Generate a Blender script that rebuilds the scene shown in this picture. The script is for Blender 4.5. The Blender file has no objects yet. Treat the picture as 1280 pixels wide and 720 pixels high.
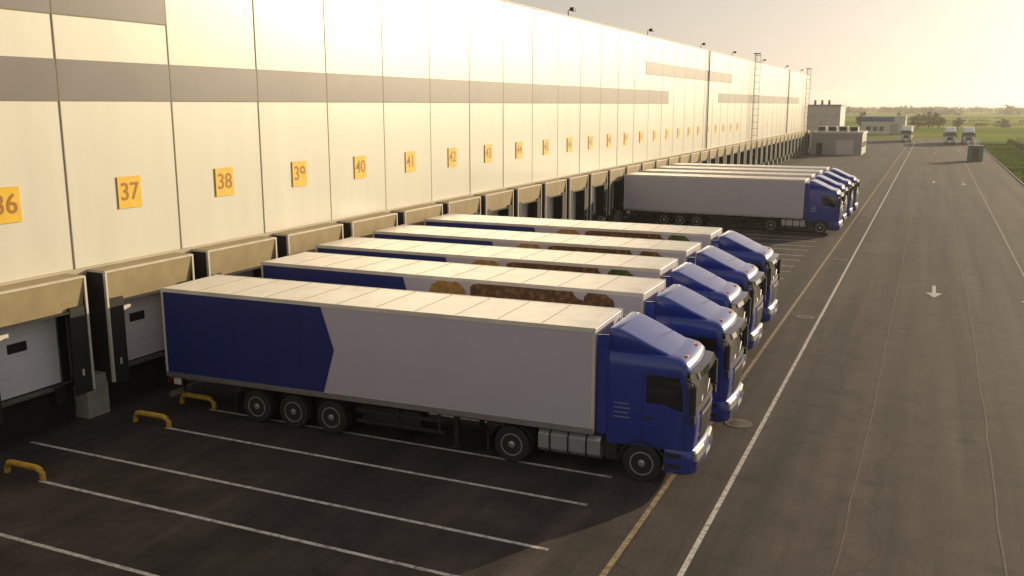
import bpy, bmesh, math, random
from mathutils import Vector, Matrix
random.seed(7)
R=math.radians
scene=bpy.context.scene
scene.view_settings.view_transform='Standard'
scene.view_settings.look='None'
scene.view_settings.exposure=0
SUN_AZ=28.0; SUN_EL=12.0

# ------------------------------------------------------------ materials
def newmat(name):
    m=bpy.data.materials.new(name); m.use_nodes=True
    nt=m.node_tree; b=nt.nodes['Principled BSDF']
    return m,nt,b
def N(nt,t,**kw):
    n=nt.nodes.new(t)
    for k,v in kw.items():
        if k in n.inputs.keys(): n.inputs[k].default_value=v
        else: setattr(n,k,v)
    return n
def simple(name,col,rough=.5,metal=0,var=.12,scale=3.0,bump=0,bscale=40,coat=0,spec=None,dirt=0):
    m,nt,b=newmat(name)
    tc=N(nt,'ShaderNodeTexCoord')
    no=N(nt,'ShaderNodeTexNoise',Scale=scale,Detail=6.0,Roughness=.6)
    nt.links.new(tc.outputs['Object'],no.inputs['Vector'])
    r=N(nt,'ShaderNodeValToRGB')
    r.color_ramp.elements[0].position=.3; r.color_ramp.elements[1].position=.7
    r.color_ramp.elements[0].color=(*[c*(1-var) for c in col],1)
    r.color_ramp.elements[1].color=(*[min(1,c*(1+var)) for c in col],1)
    nt.links.new(no.outputs['Fac'],r.inputs['Fac'])
    src=r.outputs['Color']
    if dirt:
        mp=N(nt,'ShaderNodeMapping'); mp.inputs['Scale'].default_value=(3.0,3.0,.35)
        nt.links.new(tc.outputs['Object'],mp.inputs['Vector'])
        n3=N(nt,'ShaderNodeTexNoise',Scale=1.6,Detail=8.0,Roughness=.7); nt.links.new(mp.outputs['Vector'],n3.inputs['Vector'])
        sz=N(nt,'ShaderNodeSeparateXYZ'); nt.links.new(tc.outputs['Object'],sz.inputs['Vector'])
        mr=N(nt,'ShaderNodeMapRange'); mr.inputs['From Min'].default_value=3.4; mr.inputs['From Max'].default_value=.6
        nt.links.new(sz.outputs['Z'],mr.inputs['Value'])
        mu=N(nt,'ShaderNodeMath',operation='MULTIPLY'); nt.links.new(mr.outputs['Result'],mu.inputs[0]); nt.links.new(n3.outputs['Fac'],mu.inputs[1])
        m2=N(nt,'ShaderNodeMath',operation='MULTIPLY'); nt.links.new(mu.outputs[0],m2.inputs[0]); m2.inputs[1].default_value=dirt
        mx=N(nt,'ShaderNodeMix',data_type='RGBA'); nt.links.new(m2.outputs[0],mx.inputs['Factor'])
        nt.links.new(src,mx.inputs[6]); mx.inputs[7].default_value=(.16,.13,.1,1); src=mx.outputs[2]
        ro=N(nt,'ShaderNodeMapRange'); ro.inputs['To Min'].default_value=rough; ro.inputs['To Max'].default_value=min(1,rough+.35)
        nt.links.new(m2.outputs[0],ro.inputs['Value']); nt.links.new(ro.outputs['Result'],b.inputs['Roughness'])
    nt.links.new(src,b.inputs['Base Color'])
    if not dirt: b.inputs['Roughness'].default_value=rough
    b.inputs['Metallic'].default_value=metal
    b.inputs['Coat Weight'].default_value=coat; b.inputs['Coat Roughness'].default_value=.06
    if spec is not None: b.inputs['Specular IOR Level'].default_value=spec
    if bump:
        n2=N(nt,'ShaderNodeTexNoise',Scale=bscale,Detail=4.0)
        nt.links.new(tc.outputs['Object'],n2.inputs['Vector'])
        bp=N(nt,'ShaderNodeBump',Strength=bump,Distance=.02)
        nt.links.new(n2.outputs['Fac'],bp.inputs['Height']); nt.links.new(bp.outputs['Normal'],b.inputs['Normal'])
    return m

M={}
M['blue']=simple('cab_blue_paint',(.008,.034,.30),.28,0,.1,coat=.8,dirt=.15)
M['whitecab']=simple('cab_white_paint',(.75,.75,.74),.3,0,.04,coat=.5)
M['trailer']=simple('trailer_panel',(.57,.54,.62),.45,0,.03,scale=.8,dirt=.22)
M['troof']=simple('trailer_roof_sheet',(.78,.72,.64),.4,0,.14,scale=1.0)
M['tblue']=simple('trailer_blue_livery',(.012,.026,.18),.4,0,.08,dirt=.1)
M['seam']=simple('roof_seam',(.34,.29,.24),.5)
M['alu']=simple('aluminium_rail',(.6,.6,.6),.32,.85,.08)
M['tank']=simple('fuel_tank_aluminium',(.62,.62,.63),.3,.7,.1)
M['dark']=simple('chassis_dark',(.018,.018,.02),.6,0,.3)
M['plastic']=simple('black_plastic',(.022,.022,.024),.45,0,.2)
M['rubber']=simple('tyre_rubber',(.02,.019,.018),.8,0,.3,bump=.2)
M['rim']=simple('wheel_rim',(.5,.49,.48),.4,.7,.2)
M['glass']=simple('window_glass',(.01,.012,.014),.05,0,.1,spec=.9)
M['dglass']=simple('door_window',(.015,.015,.018),.5,0,.1)
M['lamp']=simple('headlight_lens',(.30,.30,.32),.08,.5,.05,coat=1)
M['red']=simple('tail_light',(.35,.01,.01),.2)
M['orange']=simple('marker_light',(.7,.22,.02),.3)
M['yellow']=simple('yellow_guide_paint',(.60,.36,.04),.45,0,.35,scale=7)
M['signy']=simple('sign_yellow',(.82,.50,.02),.5,0,.08)
M['signd']=simple('sign_digit',(.36,.15,.01),.5)
M['concrete']=simple('concrete_plinth',(.36,.33,.28),.85,0,.35,scale=1.2,bump=.25)
M['beige']=simple('flashing_beige',(.46,.41,.31),.6,0,.12,scale=.7)
M['band']=simple('wall_band_grey',(.17,.155,.165),.42,0,.1,scale=.5)
M['joint']=simple('panel_joint',(.2,.165,.10),.6)
M['cap']=simple('parapet_cap',(.5,.46,.38),.55)
M['flap']=simple('shelter_head_curtain',(.36,.285,.155),.7,0,.12,scale=1.2,bump=.3,bscale=3)
M['fabric']=simple('shelter_side_curtain',(.018,.017,.017),.75,0,.25)
M['trim']=simple('shelter_trim_white',(.66,.62,.54),.5)
M['door']=simple('dock_door_white',(.82,.80,.82),.5,0,.06,scale=1.0)
M['dline']=simple('door_section_line',(.6,.58,.58),.5)
M['pit']=simple('dock_pit_black',(.01,.01,.01),.9)
M['grey']=simple('grey_cladding',(.34,.33,.31),.6,0,.1,scale=.6)
M['lightgrey']=simple('light_cladding',(.56,.54,.50),.5,0,.06,scale=.6)
M['bluestripe']=simple('blue_fascia',(.05,.11,.28),.45)
M['teal']=simple('teal_cabinet',(.10,.17,.17),.5)
M['steel']=simple('galvanised_steel',(.22,.2,.16),.45,.5,.2)
M['bark']=simple('bark',(.07,.05,.035),.9,bump=.4)
M['roofm']=simple('roof_membrane',(.35,.34,.32),.8)

def produce(name,c1,c2,c3,sc):
    m,nt,b=newmat(name)
    tc=N(nt,'ShaderNodeTexCoord'); v=N(nt,'ShaderNodeTexVoronoi',Scale=sc)
    nt.links.new(tc.outputs['Object'],v.inputs['Vector'])
    sp=N(nt,'ShaderNodeSeparateColor'); nt.links.new(v.outputs['Color'],sp.inputs['Color'])
    r=N(nt,'ShaderNodeValToRGB'); e=r.color_ramp.elements
    e[0].color=(*c1,1); e[1].color=(*c3,1); x=e.new(.5); x.color=(*c2,1)
    nt.links.new(sp.outputs['Red'],r.inputs['Fac'])
    mx=N(nt,'ShaderNodeMix',data_type='RGBA',blend_type='MULTIPLY'); mx.inputs['Factor'].default_value=.8
    rr=N(nt,'ShaderNodeValToRGB'); rr.color_ramp.elements[0].color=(1,1,1,1); rr.color_ramp.elements[1].color=(.25,.2,.15,1)
    rr.color_ramp.elements[1].position=.65
    nt.links.new(v.outputs['Distance'],rr.inputs['Fac'])
    nt.links.new(r.outputs['Color'],mx.inputs[6]); nt.links.new(rr.outputs['Color'],mx.inputs[7])
    nt.links.new(mx.outputs[2],b.inputs['Base Color']); b.inputs['Roughness'].default_value=.45
    return m
M['potato']=produce('potato_print',(.34,.17,.06),(.20,.10,.04),(.44,.25,.10),6)
M['greens']=produce('vegetable_print',(.06,.16,.02),(.14,.26,.04),(.3,.10,.03),5)
M['sack']=simple('sack_print',(.42,.23,.05),.5,0,.3,scale=5)

def wallmat():
    m,nt,b=newmat('white_wall_cladding')
    tc=N(nt,'ShaderNodeTexCoord')
    mp=N(nt,'ShaderNodeMapping'); mp.inputs['Scale'].default_value=(1,1.2,.12)
    nt.links.new(tc.outputs['Object'],mp.inputs['Vector'])
    no=N(nt,'ShaderNodeTexNoise',Scale=.8,Detail=6.0,Roughness=.6); nt.links.new(mp.outputs['Vector'],no.inputs['Vector'])
    r=N(nt,'ShaderNodeValToRGB'); r.color_ramp.elements[0].position=.3;r.color_ramp.elements[1].position=.7
    r.color_ramp.elements[0].color=(.67,.65,.57,1); r.color_ramp.elements[1].color=(.73,.71,.63,1)
    nt.links.new(no.outputs['Fac'],r.inputs['Fac']); nt.links.new(r.outputs['Color'],b.inputs['Base Color'])
    b.inputs['Roughness'].default_value=.34; b.inputs['Specular IOR Level'].default_value=.8
    b.inputs['Coat Weight'].default_value=.6; b.inputs['Coat Roughness'].default_value=.28
    n2=N(nt,'ShaderNodeTexNoise',Scale=.35,Detail=3.0); nt.links.new(tc.outputs['Object'],n2.inputs['Vector'])
    bp=N(nt,'ShaderNodeBump',Strength=.15,Distance=.05); nt.links.new(n2.outputs['Fac'],bp.inputs['Height'])
    nt.links.new(bp.outputs['Normal'],b.inputs['Normal'])
    return m
M['wall']=wallmat()

def asphalt():
    m,nt,b=newmat('asphalt')
    L=nt.links.new
    tc=N(nt,'ShaderNodeTexCoord')
    big=N(nt,'ShaderNodeTexNoise',Scale=.07,Detail=5.0,Roughness=.6); L(tc.outputs['Object'],big.inputs['Vector'])
    mp=N(nt,'ShaderNodeMapping'); mp.inputs['Scale'].default_value=(.9,.025,1); L(tc.outputs['Object'],mp.inputs['Vector'])
    trk=N(nt,'ShaderNodeTexNoise',Scale=1.0,Detail=5.0,Roughness=.6); L(mp.outputs['Vector'],trk.inputs['Vector'])
    fine=N(nt,'ShaderNodeTexNoise',Scale=14.0,Detail=6.0,Roughness=.75); L(tc.outputs['Object'],fine.inputs['Vector'])
    mid=N(nt,'ShaderNodeTexNoise',Scale=.8,Detail=7.0,Roughness=.7); L(tc.outputs['Object'],mid.inputs['Vector'])
    def ramp(src,a,c,p0=.3,p1=.7):
        r=N(nt,'ShaderNodeValToRGB'); r.color_ramp.elements[0].position=p0; r.color_ramp.elements[1].position=p1
        r.color_ramp.elements[0].color=(*a,1); r.color_ramp.elements[1].color=(*c,1); L(src,r.inputs['Fac']); return r.outputs['Color']
    def mul(a,c,f=1):
        x=N(nt,'ShaderNodeMix',data_type='RGBA',blend_type='MULTIPLY'); x.inputs['Factor'].default_value=f
        L(a,x.inputs[6]); L(c,x.inputs[7]); return x.outputs[2]
    col=ramp(big.outputs['Fac'],(.056,.044,.039),(.092,.073,.063))
    col=mul(col,ramp(trk.outputs['Fac'],(.50,.50,.52),(1.36,1.33,1.3),.36,.64))
    col=mul(col,ramp(fine.outputs['Fac'],(.66,.66,.66),(1.24,1.24,1.24)))
    col=mul(col,ramp(mid.outputs['Fac'],(.62,.62,.63),(1.2,1.2,1.17)))
    dn=N(nt,'ShaderNodeTexNoise',Scale=.5,Detail=6.0); L(tc.outputs['Object'],dn.inputs['Vector'])
    ad=N(nt,'ShaderNodeMix',data_type='RGBA',blend_type='LINEAR_LIGHT'); ad.inputs['Factor'].default_value=.9
    L(tc.outputs['Object'],ad.inputs[6]); L(dn.outputs['Color'],ad.inputs[7])
    vo=N(nt,'ShaderNodeTexVoronoi',Scale=.11,feature='DISTANCE_TO_EDGE'); L(ad.outputs[2],vo.inputs['Vector'])
    cr=ramp(vo.outputs['Distance'],(.5,.5,.5),(1,1,1),.002,.006)
    col=mul(col,cr,.7)
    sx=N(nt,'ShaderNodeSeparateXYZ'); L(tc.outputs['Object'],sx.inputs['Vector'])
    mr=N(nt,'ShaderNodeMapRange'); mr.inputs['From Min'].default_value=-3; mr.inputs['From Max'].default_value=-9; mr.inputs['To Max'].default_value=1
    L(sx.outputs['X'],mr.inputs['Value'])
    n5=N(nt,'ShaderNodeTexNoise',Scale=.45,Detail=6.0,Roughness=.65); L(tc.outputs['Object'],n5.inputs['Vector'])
    stain_shade=ramp(n5.outputs['Fac'],(.45,.43,.46),(.88,.86,.9),.35,.62)  # bay tone: oil stains, plus truck shade darkened into the asphalt colour
    x=N(nt,'ShaderNodeMix',data_type='RGBA',blend_type='MULTIPLY'); L(mr.outputs['Result'],x.inputs['Factor']); L(col,x.inputs[6]); L(stain_shade,x.inputs[7])
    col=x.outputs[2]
    v2=N(nt,'ShaderNodeTexVoronoi',Scale=.55); L(tc.outputs['Object'],v2.inputs['Vector'])
    col=mul(col,ramp(v2.outputs['Distance'],(.45,.43,.42),(1,1,1),.05,.22),.7)
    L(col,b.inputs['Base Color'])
    b.inputs['Roughness'].default_value=.8; b.inputs['Specular IOR Level'].default_value=.4
    bp=N(nt,'ShaderNodeBump',Strength=.45,Distance=.02); L(fine.outputs['Fac'],bp.inputs['Height']); L(bp.outputs['Normal'],b.inputs['Normal'])
    return m
M['asphalt']=asphalt()

def paint(name,col,th=.42):
    m,nt,b=newmat(name); L=nt.links.new
    tc=N(nt,'ShaderNodeTexCoord')
    no=N(nt,'ShaderNodeTexNoise',Scale=5.0,Detail=8.0,Roughness=.8); L(tc.outputs['Object'],no.inputs['Vector'])
    r=N(nt,'ShaderNodeValToRGB'); r.color_ramp.elements[0].position=th-.08; r.color_ramp.elements[1].position=th+.12
    r.color_ramp.elements[0].color=(.09,.08,.07,1); r.color_ramp.elements[1].color=(*col,1)
    L(no.outputs['Fac'],r.inputs['Fac']); L(r.outputs['Color'],b.inputs['Base Color']); b.inputs['Roughness'].default_value=.7
    return m
M['pwhite']=paint('road_paint_white',(.70,.66,.60))
M['plane']=paint('road_paint_worn',(.46,.40,.32),.47)
M['pyel']=paint('road_paint_yellow',(.46,.34,.18),.45)
M['ptar']=simple('joint_seal',(.12,.10,.085),.8,0,.3)
M['kerb']=simple('kerb_concrete',(.34,.32,.28),.85,0,.2)
M['manhole']=simple('cast_iron_cover',(.16,.13,.10),.6,0,.3)

def fieldmat(name,c0,c1,c2,sc=.006):
    m,nt,b=newmat(name); L=nt.links.new
    tc=N(nt,'ShaderNodeTexCoord')
    mp=N(nt,'ShaderNodeMapping'); mp.inputs['Scale'].default_value=(.35,1.4,1); mp.inputs['Rotation'].default_value=(0,0,.2)
    L(tc.outputs['Object'],mp.inputs['Vector'])
    a=N(nt,'ShaderNodeTexNoise',Scale=sc,Detail=8.0,Roughness=.6); L(mp.outputs['Vector'],a.inputs['Vector'])
    c=N(nt,'ShaderNodeTexNoise',Scale=1.5,Detail=8.0,Roughness=.7); L(tc.outputs['Object'],c.inputs['Vector'])
    r=N(nt,'ShaderNodeValToRGB'); e=r.color_ramp.elements
    e[0].position=.38;e[1].position=.64; e[0].color=(*c0,1); e[1].color=(*c2,1); x=e.new(.5); x.color=(*c1,1)
    L(a.outputs['Fac'],r.inputs['Fac'])
    r2=N(nt,'ShaderNodeValToRGB'); r2.color_ramp.elements[0].position=.3; r2.color_ramp.elements[1].position=.7
    r2.color_ramp.elements[0].color=(.6,.6,.6,1); r2.color_ramp.elements[1].color=(1.2,1.2,1.2,1); L(c.outputs['Fac'],r2.inputs['Fac'])
    mx=N(nt,'ShaderNodeMix',data_type='RGBA',blend_type='MULTIPLY'); mx.inputs['Factor'].default_value=1
    L(r.outputs['Color'],mx.inputs[6]); L(r2.outputs['Color'],mx.inputs[7]); L(mx.outputs[2],b.inputs['Base Color'])
    b.inputs['Roughness'].default_value=1; b.inputs['Specular IOR Level'].default_value=0
    return m
M['field']=fieldmat('field_grass',(.15,.24,.04),(.26,.32,.07),(.40,.36,.12))
M['verge']=fieldmat('verge_grass',(.12,.19,.02),(.19,.28,.04),(.26,.30,.07),.1)
M['leaf1']=simple('leaf_dark',(.06,.085,.02),.7,0,.3,scale=.6)
M['leaf2']=simple('leaf_light',(.12,.16,.035),.7,0,.3,scale=.6)
M['leaf3']=simple('hedge_brown',(.10,.075,.035),.8,0,.4,scale=1.5)
M['leaf_hazed']=simple('far_foliage_hazed',(.15,.16,.07),.9,0,.2,scale=.05)  # paler than the other leaves: distance haze is mixed into the colour

# ------------------------------------------------------------ mesh builder
class MB:
    def __init__(s): s.v=[];s.f=[];s.m=[];s.mats=[]
    def mi(s,n):
        if n not in s.mats: s.mats.append(n)
        return s.mats.index(n)
    def face(s,pts,mat):
        i=len(s.v); s.v+= [tuple(p) for p in pts]; s.f.append(tuple(range(i,i+len(pts)))); s.m.append(s.mi(mat))
    def box(s,x0,x1,y0,y1,z0,z1,mat):
        i=len(s.v)
        s.v+=[(x0,y0,z0),(x1,y0,z0),(x1,y1,z0),(x0,y1,z0),(x0,y0,z1),(x1,y0,z1),(x1,y1,z1),(x0,y1,z1)]
        for q in((0,3,2,1),(4,5,6,7),(0,1,5,4),(1,2,6,5),(2,3,7,6),(3,0,4,7)):
            s.f.append(tuple(i+k for k in q)); s.m.append(s.mi(mat))
    def rings(s,rings,mat,cap=True,close=True):
        i=len(s.v); n=len(rings[0]); k=s.mi(mat)
        for r in rings: s.v+=[tuple(p) for p in r]
        for a in range(len(rings)-1):
            for j in range(n if close else n-1):
                j2=(j+1)%n
                s.f.append((i+a*n+j,i+a*n+j2,i+(a+1)*n+j2,i+(a+1)*n+j)); s.m.append(k)
        if cap:
            s.f.append(tuple(i+j for j in range(n))[::-1]); s.m.append(k)
            s.f.append(tuple(i+(len(rings)-1)*n+j for j in range(n))); s.m.append(k)
    def lathe_y(s,cx,cz,prof,mat,n=28):
        rs=[[(cx+r*math.cos(2*math.pi*j/n),y,cz+r*math.sin(2*math.pi*j/n)) for j in range(n)] for y,r in prof]
        s.rings(rs,mat)
    def tube(s,path,r,mat,n=8,caps=True):
        rs=[]
        for i,p in enumerate(path):
            p=Vector(p); a=Vector(path[max(0,i-1)]); b=Vector(path[min(len(path)-1,i+1)])
            d=(b-a).normalized(); up=Vector((0,0,1)) if abs(d.z)<.95 else Vector((0,1,0))
            u=d.cross(up).normalized(); w=u.cross(d)
            rr=r[i] if isinstance(r,(list,tuple)) else r
            rs.append([p+u*rr*math.cos(2*math.pi*j/n)+w*rr*math.sin(2*math.pi*j/n) for j in range(n)])
        s.rings(rs,mat,cap=caps)
    def mesh(s,name,smooth=False):
        me=bpy.data.meshes.new(name); me.from_pydata(s.v,[],s.f)
        for n in s.mats: me.materials.append(M[n])
        me.polygons.foreach_set('material_index',s.m)
        me.update()
        bm=bmesh.new(); bm.from_mesh(me)
        bmesh.ops.recalc_face_normals(bm,faces=bm.faces); bm.to_mesh(me); bm.free()
        return me
def obj(name,me,parent=None,loc=(0,0,0),rot=0,bevel=0,seg=2):
    o=bpy.data.objects.new(name,me); scene.collection.objects.link(o)
    o.location=loc; o.rotation_euler=(0,0,rot)
    if parent: o.parent=parent
    if bevel:
        md=o.modifiers.new('b','BEVEL'); md.width=bevel; md.segments=seg; md.limit_method='ANGLE'; md.angle_limit=R(35)
    return o
def empty(name,loc=(0,0,0),rot=0):
    o=bpy.data.objects.new(name,None); scene.collection.objects.link(o); o.location=loc; o.rotation_euler=(0,0,rot); o.empty_display_size=.3
    return o
def smooth_angle(me,ang=35):
    me.shade_smooth()
    bm=bmesh.new(); bm.from_mesh(me)
    for e in bm.edges:
        if len(e.link_faces)!=2 or e.calc_face_angle(0)>R(ang): e.smooth=False
    bm.to_mesh(me); bm.free()

# ------------------------------------------------------------ truck
TL=13.68
def wheel(mb,x,y,side,r=.5,w=.33):
    s=side
    o=y; i=y-s*w
    pr=[(i,r*.6),(i,r*.93),(i+s*.03,r),(o-s*.03,r),(o,r*.93),(o-s*.005,r*.62)]
    mb.lathe_y(x,r,pr,'rubber',32)
    mb.lathe_y(x,r,[(o-s*.02,r*.63),(o+s*.004,r*.62),(o+s*.004,r*.56),(o-s*.09,r*.5),(o-s*.10,r*.3),(o-s*.02,r*.26),(o+s*.0,r*.16),(o+s*.01,0.02)],'rim',28)
    for k in range(8):
        a=2*math.pi*k/8
        cx=x+math.cos(a)*r*.4; cz=r+math.sin(a)*r*.4
        mb.lathe_y(cx,cz,[(o-s*.085,.035),(o-s*.075,.035)],'dark',8)
def rr(xb,xf,w,rf,rb,z,n=6):
    P=[]
    def arc(cx,cy,r,a0,a1):
        for k in range(n+1):
            a=a0+(a1-a0)*k/n; P.append((cx+r*math.cos(a),cy+r*math.sin(a),z))
    arc(xb+rb,-w+rb,rb,math.pi,1.5*math.pi)
    arc(xf-rf,-w+rf,rf,1.5*math.pi,2*math.pi)
    for k in range(1,6):
        t=k/6; yy=(-w+rf)*(1-t)+(w-rf)*t; P.append((xf+.05*math.sin(math.pi*t),yy,z))
    arc(xf-rf,w-rf,rf,0,.5*math.pi)
    arc(xb+rb,w-rb,rb,.5*math.pi,math.pi)
    return P
n_=6
F0=n_+1; F1=F0+(n_+1)+5+(n_+1)
XB=13.98
CAB=[(.95,16.2,XB,1.2,.2),(1.3,16.26,XB,1.22,.2),(1.7,16.28,XB,1.22,.2),(2.0,16.26,XB,1.22,.2),(2.1,16.24,XB,1.215,.2),(2.5,16.16,XB,1.21,.2),(2.9,16.06,XB,1.2,.2),(3.0,16.06,XB,1.19,.21),(3.12,16.02,XB,1.18,.22),(3.24,15.9,XB+.01,1.15,.25),(3.31,15.7,XB+.02,1.1,.3),(3.34,15.4,XB+.05,1.0,.34)]
def cabring(z,off=0,x=0):
    for a,b in zip(CAB[:-1],CAB[1:]):
        if a[0]<=z<=b[0]:
            t=(z-a[0])/(b[0]-a[0]); q=[a[i]*(1-t)+b[i]*t for i in range(5)]
            return rr(q[2]-off,q[1]+off+x,q[3]+off,q[4]+off,.1,z)
def build_cab_mesh(paint_,name):
    body=MB()
    body.rings([rr(xb,xf,w,rf,.1,z) for z,xf,xb,w,rf in CAB],paint_)
    D=[(3.28,15.62,.98),(3.36,15.48,1.02),(3.52,15.12,1.05),(3.68,14.78,1.06),(3.82,14.46,1.05),(3.90,14.26,1.02)]
    body.rings([rr(XB+.03,xf,w,.12,.04,z) for z,xf,w in D],paint_)
    for s in(-1,1):
        body.rings([[(13.74,s*1.15,z),(13.74,s*1.18,z),(XB+.02,s*(1.21 if z<2.9 else 1.10),z),(XB+.02,s*1.05,z)] for z in(1.15,2.9,3.5,3.74)],paint_)
    B=[(.33,16.2,1.16),(.4,16.3,1.22),(.65,16.34,1.24),(.9,16.3,1.23),(.97,16.25,1.21)]
    body.rings([rr(15.52,xf,w,.26,.03,z) for z,xf,w in B],paint_)
    me=body.mesh(name+'_shell'); smooth_angle(me,30)
    g=MB()
    zs=[2.12,2.3,2.5,2.7,2.9]
    g.rings([cabring(z,.008)[F0+2:F1-2] for z in zs],'glass',cap=False,close=False)
    g.rings([cabring(z,.012)[F0+2:F1-2] for z in(1.96,2.1)],'plastic',cap=False,close=False)
    v0=[cabring(z,.012,x)[F0+3:F1-3] for z,x in((3.0,.0),(2.97,.2),(2.84,.24))]
    g.rings(v0,'glass',cap=False,close=False)
    gi=[cabring(z,.012)[F0+n_+1:F1-n_-1] for z in(1.08,1.4,1.7,1.9)]
    g.rings(gi,'plastic',cap=False,close=False)
    for z in(1.18,1.34,1.50,1.66):
        g.rings([cabring(z+d,.034)[F0+n_+1:F1-n_-1] for d in(-.02,.02)],'dark',cap=False,close=False)
    g.rings([cabring(z,.036)[F0+n_+1:F1-n_-1] for z in(1.80,1.86)],'alu',cap=False,close=False)
    g.box(16.38,16.40,-.26,.26,.60,.72,'trailer')
    def bump(z):
        for a,b in zip(B[:-1],B[1:]):
            if a[0]<=z<=b[0]:
                t=(z-a[0])/(b[0]-a[0]); return a[1]*(1-t)+b[1]*t,a[2]*(1-t)+b[2]*t
    def bp(z,off,i0,i1):
        xf,w=bump(z); return rr(15.52,xf+off,w+off,.26+off,.03,z)[i0:i1]
    for a,b in((F0+3,F0+n_+3),(F1-n_-3,F1-3)):
        g.rings([bp(z,.008,a,b) for z in(.70,.78,.88)],'lamp',cap=False,close=False)
    for z0,z1 in((.62,.69),(.89,.95)):
        for a,b in((F0+3,F0+n_+3),(F1-n_-3,F1-3)):
            g.rings([bp(z,.012,a,b) for z in(z0,z1)],'plastic',cap=False,close=False)
    g.rings([bp(z,.010,F0+n_+3,F1-n_-3) for z in(.4,.5,.56)],'plastic',cap=False,close=False)
    g.rings([bp(z,.010,F0+n_+3,F1-n_-3) for z in(.76,.9,.95)],'plastic',cap=False,close=False)
    for a,b in((F0+4,F0+n_+3),(F1-n_-3,F1-4)):
        g.rings([bp(z,.010,a,b) for z in(.44,.54)],'plastic',cap=False,close=False)
    for s in(-1,1):
        def sp(x,z):
            for a,b in zip(CAB[:-1],CAB[1:]):
                if a[0]<=z<=b[0]:
                    t=(z-a[0])/(b[0]-a[0]); return (x,s*(a[3]*(1-t)+b[3]*t+.007),z)
        g.face([sp(15.02,2.12),sp(15.5,2.12),sp(15.95,1.98),sp(15.93,2.5),sp(15.84,2.84),sp(15.02,2.84)],'glass')
        for x0,x1,z0,z1 in((14.93,14.945,1.0,2.9),(16.0,16.015,1.0,1.95),(14.945,16.0,1.0,1.012),(14.945,15.85,2.9,2.91)):
            zz=[z0,z1] if z1-z0<.1 else [z0,1.3,1.7,2.0,2.1,2.5,2.9]
            zz=[z for z in zz if z0<=z<=z1]
            if zz[-1]!=z1: zz.append(z1)
            for a,b in zip(zz[:-1],zz[1:]):
                g.face([tuple(sp(x0,a)),tuple(sp(x1,a)),tuple(sp(x1,b)),tuple(sp(x0,b))],'dark')
        g.box(15.0,15.2,s*1.222-.02,s*1.222+.02,1.72,1.76,'plastic')
        for k,z in enumerate((1.66,1.78,1.90,2.02)):
            g.box(14.2,14.62-.05*(k%2),s*1.215-.012,s*1.215+.012,z,z+.025,'alu')
        g.tube([(16.05,s*1.18,2.78),(16.25,s*1.42,2.8),(16.25,s*1.42,2.0),(16.1,s*1.2,1.98)],.018,'plastic',6)
        g.rings([[(16.15,s*1.3,z),(16.15,s*1.5,z),(16.24,s*1.53,z),(16.31,s*1.46,z),(16.31,s*1.34,z),(16.24,s*1.29,z)] for z in(2.05,2.1,2.66,2.71)],'plastic')
        g.box(16.18,16.3,s*1.41-.09,s*1.41+.09,1.78,1.98,'plastic')
        for z in(.5,.78):
            g.box(15.56,15.95,s*1.235-.012,s*1.235+.012,z,z+.11,'dark')
        g.box(14.0,14.3,s*1.16-.06,s*1.16+.06,.5,.94,'plastic')
        arc=[(14.95+.6*math.cos(a),.5+.56*math.sin(a)) for a in [math.pi*k/12 for k in range(13)]]
        g.rings([[(x,s*.8,z),(x,s*1.215,z),(14.95+(x-14.95)*1.07,s*1.215,.5+(z-.5)*1.08),(14.95+(x-14.95)*1.07,s*.8,.5+(z-.5)*1.08)] for x,z in arc],'plastic')
        g.box(15.3,15.34,s*1.19-.01,s*1.19+.012,1.16,1.22,'orange')
        g.box(15.82,15.92,s*.62-.08,s*.62+.08,3.2,3.28,'orange')
    for y in(-.55,.15):
        g.tube([(16.28,y,2.12),(16.23,y+.6,2.34)],.012,'plastic',5)
    g.tube([(15.2,.9,3.3),(15.1,.92,3.95)],.008,'plastic',4)
    for s in(-1,1):
        g.box(10.35,15.9,s*.42-.04,s*.42+.04,.72,.98,'dark')
        prof=[(.42+.12,-.28),(.42,-.16),(.42,.16),(.54,.28),(.92,.28),(1.02,.18),(1.02,-.18),(.92,-.28)]
        g.rings([[(x,s*.92+y,z) for z,y in prof] for x in(12.15,13.85)],'tank')
        for x in(12.45,12.95,13.45):
            g.rings([[(xx,s*.92+y*1.04,.72+(z-.72)*1.03) for z,y in prof] for xx in(x,x+.05)],'dark')
        arc=[(11.4+.62*math.cos(a),.5+.6*math.sin(a)) for a in [math.pi*(.08+.84*k/12) for k in range(13)]]
        g.rings([[(x,s*.62,z),(x,s*1.24,z),(11.4+(x-11.4)*1.04,s*1.24,.5+(z-.5)*1.05),(11.4+(x-11.4)*1.04,s*.62,.5+(z-.5)*1.05)] for x,z in arc],'plastic')
        g.box(10.68,10.72,s*.92-.28,s*.92+.28,.18,.7,'rubber')
    g.box(13.72,13.96,-.9,.9,1.0,2.2,'dark')
    g.tube([(14.95,-.95,.5),(14.95,.95,.5)],.07,'dark'); g.tube([(11.4,-.95,.5),(11.4,.95,.5)],.09,'dark')
    g.box(14.2,15.7,-.5,.5,.5,.96,'dark')
    g.box(11.5,12.5,-.45,.45,.98,1.1,'dark')
    me2=g.mesh(name+'_fittings')
    w=MB()
    for s in(-1,1):
        wheel(w,14.95,s*1.22,s); wheel(w,11.4,s*1.23,s,.5,.6)
    me3=w.mesh(name+'_wheels'); smooth_angle(me3,35)
    return me,me2,me3
AX=(3.1,4.41,5.72)
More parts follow.
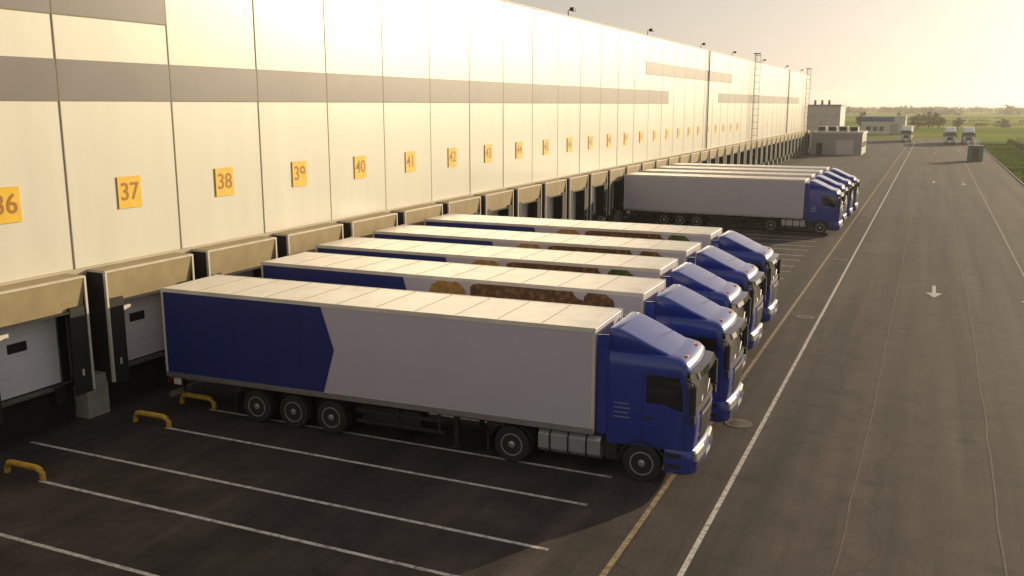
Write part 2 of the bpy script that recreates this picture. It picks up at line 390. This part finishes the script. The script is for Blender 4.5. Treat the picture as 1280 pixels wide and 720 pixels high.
def build_trailer(kind,L=TL):
    b=MB()
    H0=1.2; H1=3.89 if kind=='blue' else 3.97; S0=-.22
    b.box(S0,L,-1.25,1.25,H0,H1,'trailer')
    me=b.mesh('trailer_box')
    g=MB()
    e=1.254
    g.box(S0+.06,L-.06,-1.2,1.2,H1-.01,H1+.012,'troof')
    k=1.15
    while k<L-.4:
        g.box(k-.012,k+.012,-1.2,1.2,H1+.012,H1+.02,'seam'); k+=1.23
    for s in(-1,1):
        g.box(S0,L,s*1.235-.028,s*1.235+.028,H1-.1,H1+.018,'troof')
        g.box(S0,L,s*1.24-.022,s*1.24+.022,H0-.1,H0+.06,'alu')
        g.box(L-.07,L+.012,s*1.225-.035,s*1.225+.035,H0-.05,H1+.016,'trim')
        g.box(S0-.012,S0+.07,s*1.225-.035,s*1.225+.035,H0-.05,H1+.016,'trim')
        for x in [i*.9+.6 for i in range(int((L-.6)/.9))]:
            g.box(x-.03,x+.03,s*1.262-.003,s*1.262+.003,H0-.06,H0-.02,'orange')
        g.box(9.55,9.68,s*.85-.06,s*.85+.06,.12,1.1,'dark'); g.box(9.48,9.75,s*.85-.13,s*.85+.13,.06,.12,'dark')
        for z in(.5,.82): g.box(6.6,9.4,s*1.2-.015,s*1.2+.015,z,z+.1,'alu' if kind=='white' else 'dark')
        for x in(6.8,7.9,9.2): g.box(x,x+.06,s*1.17-.02,s*1.17+.02,.5,1.12,'dark')
        g.box(.4,12.9,s*.5-.05,s*.5+.05,.85,1.12,'dark')
        for x in AX:
            arc=[(x+.6*math.cos(a),.5+.55*math.sin(a)) for a in [math.pi*(.2+.6*k/6) for k in range(7)]]
            g.rings([[(xx,s*.85,z),(xx,s*1.2,z),(xx,s*1.2,z+.02),(xx,s*.85,z+.02)] for xx,z in arc],'plastic')
        g.box(S0-.03,S0+.02,s*1.0-.2,s*1.0+.2,.85,1.0,'red')
        g.box(S0+.02,S0+.1,s*.6-.04,s*.6+.04,.45,1.1,'dark')
        for y in(.35,.9):
            g.tube([(S0-.04,s*y,H0+.02),(S0-.04,s*y,H1-.05)],.018,'alu',6)
        g.box(2.3,2.34,s*1.0-.2,s*1.0+.2,.2,.8,'rubber')
        g.box(.0,.28,s*1.2-.012,s*1.2+.012,.86,1.06,'trim')
    g.box(6.8,8.6,-1.1,-.6,.45,.98,'dark')
    g.box(S0-.01,S0+.1,-1.2,1.2,.42,.56,'alu'); g.box(S0-.006,S0+.02,-.012,.012,H0,H1,'dark')
    g.box(2.0,6.5,-.5,.5,.45,.85,'dark')
    for s in(-1,1):
        if kind in('blue','veg1','veg2'):
            pts=[(S0+.07,H0+.06),(5.55,H0+.06),(5.95,2.55),(5.55,H1-.1),(S0+.07,H1-.1)]
            g.face([(x,s*e,z) for x,z in pts],'tblue')
            for x in(1.2,2.4,3.6,4.8): g.box(x-.004,x+.004,s*(e+.002)-.001,s*(e+.002)+.001,H0+.07,H1-.11,'dark')
        if kind in('veg1','veg2'):
            def blob(cx,cz,rx,rz,mat,lift,seed,flat=.6):
                rnd=random.Random(seed); n=36; P=[]
                for k in range(n):
                    a=2*math.pi*k/n; q=1+rnd.uniform(-.05,.05)
                    P.append((cx+rx*q*math.copysign(abs(math.cos(a))**.8,math.cos(a)),s*(e+lift),min(H1-.105,cz+rz*q*math.copysign(abs(math.sin(a))**flat,math.sin(a)))))
                g.face(P,mat)
            blob(7.2,3.25,.65,.62,'sack',.003,1,.5); blob(9.9,3.15,1.9,.85,'potato',.006,2,.4)
            blob(7.9,2.3,1.1,.7,'potato',.012,4)
            blob(12.3,3.05,.55,.88,'greens' if kind=='veg2' else 'potato',.009,3,.6)
            if kind=='veg2': blob(11.9,2.4,.9,.9,'greens',.015,5,.9)
    me2=g.mesh('trailer_fittings')
    w=MB()
    for s in(-1,1):
        for x in AX: wheel(w,x,s*1.2,s,.5,.36)
    for x in AX: w.tube([(x,-.9,.5),(x,.9,.5)],.07,'dark')
    me3=w.mesh('trailer_wheels'); smooth_angle(me3,35)
    return me,me2,me3
cab_blue=build_cab_mesh('blue','blue_cab'); cab_white=build_cab_mesh('whitecab','white_cab')
TR={k:build_trailer(k) for k in('blue','veg1','veg2','plain','white')}
def truck(loc,rot,kind,cab=cab_blue):
    e=empty('semi_truck',loc,rot)
    t=TR[kind]
    obj('trailer_box',t[0],e,bevel=.025); obj('trailer_fittings',t[1],e); obj('trailer_wheels',t[2],e)
    obj('cab_shell',cab[0],e); obj('cab_fittings',cab[1],e); obj('tractor_wheels',cab[2],e)
    return e
def truckn(xr,yn,kind,deg=0):
    truck((xr,yn+1.25,0),R(deg),kind)
truckn(-21.05,20.98,'blue',1.9)
truckn(-21.05,25.75,'veg1',.2)
truckn(-21.7,29.85,'veg2',.6)
truckn(-21.85,34.25,'veg1',.2)
truckn(-22.0,39.05,'veg2',.6)
for xr,yn,d in((-22.0,71.5,-.6),(-22.1,76.2,0),(-22.0,80.8,.3),(-21.9,85.4,0)): truckn(xr,yn,'plain',d)
truck((3.9,266.5,0),R(-90),'white',cab_white)
truck((8.0,267,0),R(-90),'white',cab_white)
truck((-6.2,278,0),R(-90),'white',cab_white)

# ------------------------------------------------------------ warehouse
WX=-23.3; P=4.42; J0=19.68; ZB=4.55; ZT=15.3
KS=range(-10,40); Y0=J0+P*KS[0]; Y1=J0+P*40
wh=empty('warehouse',(0,0,0))
b=MB()
rnd=random.Random(3)
for k in KS:
    y=J0+P*k
    d=[rnd.uniform(-.008,.008) for _ in range(4)]
    b.face([(WX+d[0],y+.015,ZB),(WX+d[1],y+P-.015,ZB),(WX+d[2],y+P-.015,ZT),(WX+d[3],y+.015,ZT)],'wall')
obj('wall_cladding',b.mesh('wall_cladding'),wh)
b=MB()
b.box(-95,WX-.03,Y0,Y1,ZB-.02,ZT-.4,'roofm')
b.box(-95,WX-.12,Y0+.05,Y1-.05,0,ZB-.02,'concrete')
obj('building_core',b.mesh('core'),wh)
b=MB()
for k in list(KS)+[40]:
    y=J0+P*k; b.box(WX-.02,WX+.014,y-.022,y+.022,ZB,ZT,'joint')
obj('panel_joints',b.mesh('joints'),wh)
b=MB()
b.box(WX-.5,WX+.05,Y0,Y1,ZT,ZT+.07,'cap'); b.box(WX-.02,WX+.07,Y0,Y1,ZB-.22,ZB-.003,'beige')
obj('parapet_and_flashing',b.mesh('cap'),wh,bevel=.01)
def band(y0,y1,z0,z1):
    b=MB(); b.box(WX-.01,WX+.02,y0,y1,z0,z1,'band')
    b.box(WX-.01,WX+.024,y0,y1,z0-.03,z0,'joint')
    k=math.ceil((y0-J0)/P)
    while J0+P*k<y1:
        yy=J0+P*k; b.box(WX,WX+.026,yy-.02,yy+.02,z0,z1,'joint'); k+=1
    obj('grey_stripe',b.mesh('band'),wh)
band(Y0,88.4,9.55,10.72); band(Y0,J0+P-.03,12.0,13.1); band(80.5,118.7,12.08,13.17); band(111,183,9.7,10.8)
d=MB()
hw=1.82
for s in(-1,1):
    d.box(-.1,.78,s*hw-.03,s*hw+.03,1.0,4.42,'fabric')
    d.box(.72,.8,min(s*1.22,s*(hw-.03)),max(s*1.22,s*(hw-.03)),.95,3.6,'fabric')
    d.box(.74,.83,s*(hw+.005)-.035,s*(hw+.005)+.035,1.0,4.42,'trim')
    if s>0: d.box(-.12,.5,(P/2)-.4,(P/2)+.4,0,1.28,'concrete')
    d.box(.80,.82,s*1.5-.03,s*1.5+.03,1.5,1.7,'trim')
    d.box(.02,.32,s*1.05-.15,s*1.05+.15,.72,1.22,'plastic')
d.box(-.05,.84,-hw-.03,hw+.03,4.42,4.47,'trim')
d.box(-.02,.76,-hw,hw,4.44,4.485,'flap')
d.rings([[(x,y,4.42) for x,y in((.76,-hw+.03),(.82,-hw+.03),(.82,hw-.03),(.76,hw-.03))],[(x,y,3.48) for x,y in((.66,-hw+.05),(.70,-hw+.05),(.70,hw-.05),(.66,hw-.05))]],'flap')
d.box(.68,.79,-1.6,1.6,3.44,3.5,'fabric')
d.box(-.1,.0,-1.7,1.7,1.2,4.3,'fabric')
d.box(-.02,.03,-1.3,1.3,1.25,4.1,'door')
for z in(1.82,2.39,2.96,3.53): d.box(.028,.034,-1.3,1.3,z,z+.012,'dline')
d.box(.03,.045,-.32,.3,2.5,2.78,'dglass')
for y in(-1.34,1.3): d.box(0,.08,y,y+.06,1.25,4.1,'alu')
d.box(-.1,.25,-1.0,1.0,1.12,1.2,'steel')
d.box(-.11,.01,-1.75,1.75,0,1.12,'pit')
dock_me=d.mesh('dock_bay_mesh')
for k in KS:
    obj('dock_bay',dock_me,wh,(WX,J0+P*(k+.5),0))
b=MB(); b.box(WX-.1,WX-.02,Y0,Y1,1.25,ZB-.22,'concrete'); b.box(WX-.115,WX-.06,Y0,Y1,0,1.25,'concrete')
obj('concrete_base_wall',b.mesh('base'),wh)
for k in range(-3,24):
    num=37+k; y=J0+P*(k+.5)+.1
    e=empty('dock_number_sign',(WX+.03,y,6.68))
    b=MB(); b.box(-.012,.012,-.47,.47,-.5,.5,'signy'); obj('plate',b.mesh('plate'),e)
    cu=bpy.data.curves.new('digits','FONT'); cu.body=str(num); cu.size=.78; cu.align_x='CENTER'; cu.align_y='CENTER'; cu.extrude=.002; cu.offset=.008
    t=bpy.data.objects.new('digits',cu); scene.collection.objects.link(t); t.parent=e; t.location=(.017,0,0); t.rotation_euler=(R(90),0,R(90))
    cu.materials.append(M['signd'])
for y in(46,61.2,80.6,101,118,140,163,182):
    e=empty('floodlight',(WX+.02,y,ZT+.07))
    b=MB(); b.tube([(0,0,0),(0,0,.35),(.3,0,.45)],.035,'steel',6); b.box(.22,.5,-.32,-.02,.3,.52,'dark'); b.box(.22,.5,.04,.34,.3,.52,'dark')
    obj('lamp_heads',b.mesh('flood'),e)
for y,x in((133,WX+.15),(190.5,WX+.15)):
    e=empty('caged_roof_ladder',(x,y,0)); b=MB()
    for s in(-1,1): b.tube([(.1,s*.3,0),(.1,s*.3,16.4)],.03,'steel',6)
    z=.4
    while z<16.3: b.tube([(.1,-.3,z),(.1,.3,z)],.014,'steel',5); z+=.3
    z=2.6
    while z<16.5:
        b.tube([(.1,-.32,z),(.35,-.45,z),(.75,-.3,z),(.88,0,z),(.75,.3,z),(.35,.45,z),(.1,.32,z)],.018,'steel',5); z+=.9
    for p in((.35,-.45),(.75,-.3),(.88,0),(.75,.3),(.35,.45)): b.tube([(p[0],p[1],2.6),(p[0],p[1],16.4)],.014,'steel',5)
    b.box(-.1,.9,-.5,.5,16.3,16.4,'steel')
    obj('ladder',b.mesh('ladder'),e)
b=MB()
for y in(105.2,168): b.tube([(WX+.1,y,4.6),(WX+.1,y,ZT)],.07,'steel',8)
obj('downpipes',b.mesh('dp'),wh)

# ------------------------------------------------------------ other buildings
def building(name,x0,x1,y0,y1,h,mat,fascia,extra=None):
    e=empty(name,((x0+x1)/2,(y0+y1)/2,0)); w=(x1-x0)/2; l=(y1-y0)/2
    b=MB(); b.box(-w,w,-l,l,0,h,mat); obj('walls',b.mesh('walls'),e)
    b=MB(); b.box(-w-.15,w+.15,-l-.15,l+.15,h,h+.35,fascia); obj('roof_edge',b.mesh('re'),e)
    if extra: 
        b=MB(); extra(b,w,l,h); obj('details',b.mesh('det'),e)
    return e
def ex1(b,w,l,h):
    for i,x in enumerate((-3.2,-1.2,.8,2.8)):
        b.box(x-.8,x+.8,-3,-.8,h+.35,h+1.35,'lightgrey'); b.box(x-.65,x+.65,-3.01,-3.0,h+.5,h+1.2,'dark')
    b.box(-w+1,-w+2.1,-l-.03,-l,0,2.2,'dark'); b.box(0,3.2,-l-.03,-l,0,2.8,'lightgrey')
    for i in range(5): b.box(w,w+.03,-l+1+i*2.2,-l+2.2+i*2.2,1.4,2.4,'glass')
    b.tube([(-3.9,3,h),(-3.9,3,h+2.6)],.15,'steel',8)
building('utility_building',-21.5,-12.2,190.5,203,4.0,'grey','lightgrey',ex1)
def ex2(b,w,l,h):
    for z in(2.4,4.8,7.2): b.box(-w,w,-l-.02,-l,z,z+.06,'grey')
    b.box(w*.2,w*.8,-l-.04,-l,0,4,'dark')
    for i in range(3): b.tube([(-w+1.0+i*1.5,0,h),(-w+1.0+i*1.5,0,h+1.3)],.25,'steel',8)
building('plant_room_tower',-25.5,-18.5,214,226,9.2,'lightgrey','grey',ex2)
def ex3(b,w,l,h):
    b.box(-w-.02,w*.5,-l-.03,-l,h-1.5,h-.1,'bluestripe'); b.box(w,w+.03,-l,l,h-1.0,h-.1,'bluestripe')
    for x in(-5,-3,-1): b.box(x,x+1.3,-l-.03,-l,1.2,2.6,'glass')
    b.box(2.2,4.8,-l-.04,-l,0,3.4,'grey')
building('gatehouse',-21.8,-8.4,330,344,5.6,'lightgrey','lightgrey',ex3)
e=empty('kiosk_container',(6.9,178,0)); b=MB()
b.box(-1.15,1.15,-1.3,1.3,.12,2.6,'teal'); b.box(-1.2,1.2,-1.35,1.35,2.6,2.7,'grey'); b.box(-.5,.45,-1.33,-1.3,.2,2.2,'dark')
for i in range(9): b.box(-1.17,-1.15,-1.2+i*.28,-1.1+i*.28,.2,2.5,'dark')
for x in(-1,1): b.box(x-.1,x+.1,-1.2,1.2,0,.12,'dark')
obj('cabinet',b.mesh('cab'),e,bevel=.03)

# ------------------------------------------------------------ ground
def sheet(name,x0,x1,y0,y1,z,mat):
    b=MB(); b.face([(x0,y0,z),(x1,y0,z),(x1,y1,z),(x0,y1,z)],mat); return obj(name,b.mesh(name))
sheet('field_ground',-4000,4000,-1500,6000,-.13,'field')
b=MB(); b.face([(WX-.1,-80,0),(10.4,-80,0),(10.4,268,0),(WX-.1,268,0)],'asphalt')
b.face([(-60,196.5,0.0),(WX-.1,196.5,0),(WX-.1,268,0),(-60,268,0)],'asphalt')
b.face([(-60,268,0.0),(12,268,0),(12,296,0),(-60,296,0)],'asphalt')
obj('asphalt_yard',b.mesh('yard'))
b=MB(); b.box(10.4,10.55,-80,262,-.2,.1,'kerb'); obj('kerb',b.mesh('kerb'),bevel=.02)
sheet('verge_ground',10.55,60,-80,262,-.02,'verge')
Z=.004
b=MB()
def ln(xa,ya,xb,yb,w,mat='pwhite'):
    d=Vector((xb-xa,yb-ya,0)).normalized()*w/2; n=Vector((-d.y,d.x,0))
    b.face([(xa-n.x,ya-n.y,Z),(xb-n.x,yb-n.y,Z),(xb+n.x,yb+n.y,Z),(xa+n.x,ya+n.y,Z)],mat)
ln(-3.98,-40,-3.98,262,.12,'pwhite'); ln(-5.42,-40,-5.42,262,.13,'pyel')
ln(5.3,-40,5.3,262,.10,'plane')
for k in range(-6,40):
    yA=21.5+4.34*k; yB=19.65+4.34*k
    if 186<yA: continue
    ln(-20.1 if k!=-1 else -22.7,yA,-6.85,yA,.11); ln(-20.1,yB,-6.85,yB,.11)
obj('painted_lane_lines',b.mesh('lines'))
b=MB(); Z=.008
def arrow(x,y,l=3.4,w=.8):
    b.face([(x-.09,y,Z),(x-.09,y+l*.62,Z),(x+.09,y+l*.62,Z),(x+.09,y,Z)][::-1],'pwhite')
    b.face([(x-w/2,y,Z),(x+w/2,y,Z),(x,y-l*.38,Z)],'pwhite')
arrow(.7,51); arrow(.6,127); arrow(3.9,125); arrow(4.97,50.5); arrow(.65,205)
obj('painted_direction_arrows',b.mesh('arrows'))
b=MB(); Z=.0045
def wob(x,w,seed,amp=.04):
    rnd=random.Random(seed); pts=[]; xx=x
    y=-30
    while y<262:
        xx=x+ (xx-x)*.8+rnd.uniform(-amp,amp); pts.append((xx,y)); y+=1.5
    for (xa,ya),(xb,yb) in zip(pts[:-1],pts[1:]):
        ww=w*rnd.uniform(.5,1.2)
        b.face([(xa-w/2,ya,Z),(xa+w/2,ya,Z),(xb+w/2,yb,Z),(xb-w/2,yb,Z)],'ptar')
wob(2.15,.05,1); wob(-1.1,.05,2); wob(7.6,.04,3)
obj('asphalt_joint_seams',b.mesh('seams'))
for x,y in((-4.65,27),(-4.6,42.6),(-4.6,60),(-4.6,85),(-4.6,112)):
    e=empty('drain_cover',(x,y,0)); b=MB()
    n=20
    b.rings([[(r*math.cos(2*math.pi*j/n),r*math.sin(2*math.pi*j/n),z) for j in range(n)] for r,z in((.42,.001),(.42,.012),(.34,.012),(.33,.009))],'manhole')
    for i in range(-2,3): b.box(-.28+abs(i)*.04,.28-abs(i)*.04,i*.1-.025,i*.1+.025,.007,.014,'steel')
    obj('cover',b.mesh('cover'),e)
for k in range(-3,12):
    for y in(21.65+4.34*k,19.72+4.34*k):
        if k==-1 and y>17: continue
        e=empty('wheel_guide_rail',(-20.7,y,0)); b=MB(); L=.6;h=.3
        path=[(-L-.06,0,-.02),(-L-.05,0,h*.55),(-L+.03,0,h*.9),(-L+.16,0,h),(L-.16,0,h),(L-.03,0,h*.9),(L+.05,0,h*.55),(L+.06,0,-.02)]
        b.tube(path,.08,'yellow',10); me=b.mesh('rail'); smooth_angle(me,50); obj('rail',me,e)

# ------------------------------------------------------------ vegetation
def leafcloud(b,c,r,n,s,mats,rnd,zmin=0):
    for _ in range(n):
        while True:
            p=Vector((rnd.uniform(-1,1),rnd.uniform(-1,1),rnd.uniform(-1,1)))
            if p.length<1: break
        p=p*(.55+.45*rnd.random())
        q=Vector((c[0]+p.x*r[0],c[1]+p.y*r[1],max(zmin,c[2]+p.z*r[2])))
        u=Vector((rnd.gauss(0,1),rnd.gauss(0,1),rnd.gauss(0,1))).normalized(); v=u.orthogonal().normalized()
        ss=s*rnd.uniform(.5,1.3)
        b.face([q-u*ss,q+v*ss*.7,q+u*ss,q-v*ss*.7],rnd.choice(mats))
def tree(x,y,h,w,seed):
    rnd=random.Random(seed); e=empty('tree',(x,y,-.1))
    b=MB(); b.tube([(0,0,0),(.1,0,h*.3),(0,.1,h*.55),(0,0,h*.85)],[h*.035,h*.028,h*.02,h*.006],'bark',8)
    tips=[]
    for i in range(14):
        a=rnd.uniform(0,6.28); z0=h*rnd.uniform(.12,.6); rr_=w*rnd.uniform(.4,.85); z1=z0+h*rnd.uniform(.05,.25)
        t=(math.cos(a)*rr_,math.sin(a)*rr_,min(z1,h*.88)); tips.append(t)
        b.tube([(0,0,z0),(t[0]*.5,t[1]*.5,(z0+t[2])/2+.1),t],[h*.014,h*.01,h*.004],'bark',5)
    obj('trunk',b.mesh('trunk'),e)
    b=MB()
    for t in tips+[(0,0,h*.85),(0,0,h*.6),(0,0,h*.35)]:
        leafcloud(b,t,(w*.45,w*.45,h*.19),80,h*.04,['leaf1','leaf2','leaf2','leaf_hazed'],rnd)
    obj('crown',b.mesh('crown'),e)
for i,(x,y,h,w) in enumerate([(-6,420,6,3.2),(-2,432,7,3.6),(2,428,5.2,3),(9,425,4.5,2.6),(-14,440,6.5,3.5),(26,436,4,3),(-26,400,7,3.6),(55,450,4.5,3)]):
    tree(x,y,h,w,i+10)
b=MB(); rnd=random.Random(5)
y=60
while y<262:
    leafcloud(b,(17.6+rnd.uniform(-.3,.3),y,.6),(.8,1.2,.65+rnd.uniform(-.2,.3)),60,.17,['leaf3','leaf1','leaf2','leaf3'],rnd,0); y+=1.6
obj('hedge',b.mesh('hedge'))
b=MB()
for _ in range(16000):
    x=rnd.uniform(10.6,17); y=rnd.uniform(40,262); h=rnd.uniform(.05,.16); a=rnd.uniform(0,3.14); w=rnd.uniform(.05,.14)
    b.face([(x-w*math.cos(a),y-w*math.sin(a),-.02),(x+w*math.cos(a),y+w*math.sin(a),-.02),(x+rnd.uniform(-.1,.1),y+rnd.uniform(-.1,.1),h)],'verge')
obj('grass_verge',b.mesh('verge'))
b=MB(); y=60
while y<262:
    b.box(18.9,18.98,y-.04,y+.04,-.1,1.9,'steel'); y+=3
for z in(.4,1.1,1.8): b.box(18.92,18.95,60,262,z,z+.04,'steel')
e=empty('boundary_fence',(0,0,0)); obj('posts_and_rails',b.mesh('fence'),e)
b=MB(); rnd=random.Random(9)
for i in range(700):
    d=rnd.uniform(1000,1900); x=rnd.uniform(-250,1350)
    h=rnd.uniform(4,8)*(1 if rnd.random()<.9 else 1.4)
    leafcloud(b,(x,d,h*.4),(rnd.uniform(8,30),8,h*.55),26,2.6,['leaf1','leaf_hazed','leaf_hazed','leaf2'],rnd,0)
obj('distant_treeline',b.mesh('treeline'))
b=MB()
for i in range(110):
    d=rnd.uniform(480,800); x=rnd.uniform(-60,420)
    leafcloud(b,(x,d,.4),(rnd.uniform(2,9),2,rnd.uniform(.6,1.4)),26,.6,['leaf1','leaf2','leaf_hazed'],rnd,-.1)
obj('field_shrubs',b.mesh('shrubs'))

# ------------------------------------------------------------ evening ground haze (real scattering air layer)
hm=bpy.data.materials.new('evening_haze'); hm.use_nodes=True; t=hm.node_tree
t.nodes.remove(t.nodes['Principled BSDF'])
vs=t.nodes.new('ShaderNodeVolumeScatter'); vs.inputs['Color'].default_value=(1,.96,.92,1); vs.inputs['Density'].default_value=.00024; vs.inputs['Anisotropy'].default_value=.55
t.links.new(vs.outputs['Volume'],t.nodes['Material Output'].inputs['Volume'])
M['haze']=hm
b=MB(); b.box(-2500,2500,-400,4500,-.5,60,'haze'); obj('evening_haze',b.mesh('haze'))

# ------------------------------------------------------------ light
w=bpy.data.worlds.new('World'); scene.world=w; w.use_nodes=True
nt=w.node_tree; bg=nt.nodes['Background']
sky=nt.nodes.new('ShaderNodeTexSky'); sky.sky_type='NISHITA'; sky.sun_disc=False
sky.sun_elevation=R(SUN_EL); sky.sun_rotation=R(SUN_AZ); sky.air_density=1.0; sky.dust_density=2.0; sky.ozone_density=1.0; sky.altitude=100
hs=nt.nodes.new('ShaderNodeHueSaturation'); hs.inputs['Saturation'].default_value=.5
ga=nt.nodes.new('ShaderNodeGamma'); ga.inputs['Gamma'].default_value=.55
tint=nt.nodes.new('ShaderNodeMix'); tint.data_type='RGBA'; tint.blend_type='MULTIPLY'; tint.inputs['Factor'].default_value=1
tint.inputs[7].default_value=(1.92,1.73,1.58,1)
nt.links.new(sky.outputs['Color'],hs.inputs['Color'])
nt.links.new(hs.outputs['Color'],ga.inputs['Color'])
nt.links.new(ga.outputs['Color'],tint.inputs[6])
nt.links.new(tint.outputs[2],bg.inputs['Color']); bg.inputs['Strength'].default_value=.13
sl=bpy.data.lights.new('sun','SUN'); sl.energy=5; sl.angle=R(.5); sl.color=(1,.80,.50)
so=bpy.data.objects.new('sun',sl); scene.collection.objects.link(so)
sd=Vector((math.sin(R(SUN_AZ))*math.cos(R(SUN_EL)),math.cos(R(SUN_AZ))*math.cos(R(SUN_EL)),math.sin(R(SUN_EL))))
so.rotation_euler=sd.to_track_quat('Z','Y').to_euler(); so.location=(30,60,40)

# ------------------------------------------------------------ camera
cd=bpy.data.cameras.new('camera'); cam=bpy.data.objects.new('camera',cd); scene.collection.objects.link(cam)
cd.lens=36*1156/1280; cd.clip_start=.1; cd.clip_end=9000
cam.location=(0,0,9.4)
yaw=R(24.18); pt=R(11.18)
Fv=Vector((-math.sin(yaw)*math.cos(pt),math.cos(yaw)*math.cos(pt),-math.sin(pt)))
cam.rotation_euler=Fv.to_track_quat('-Z','Y').to_euler()
scene.camera=cam
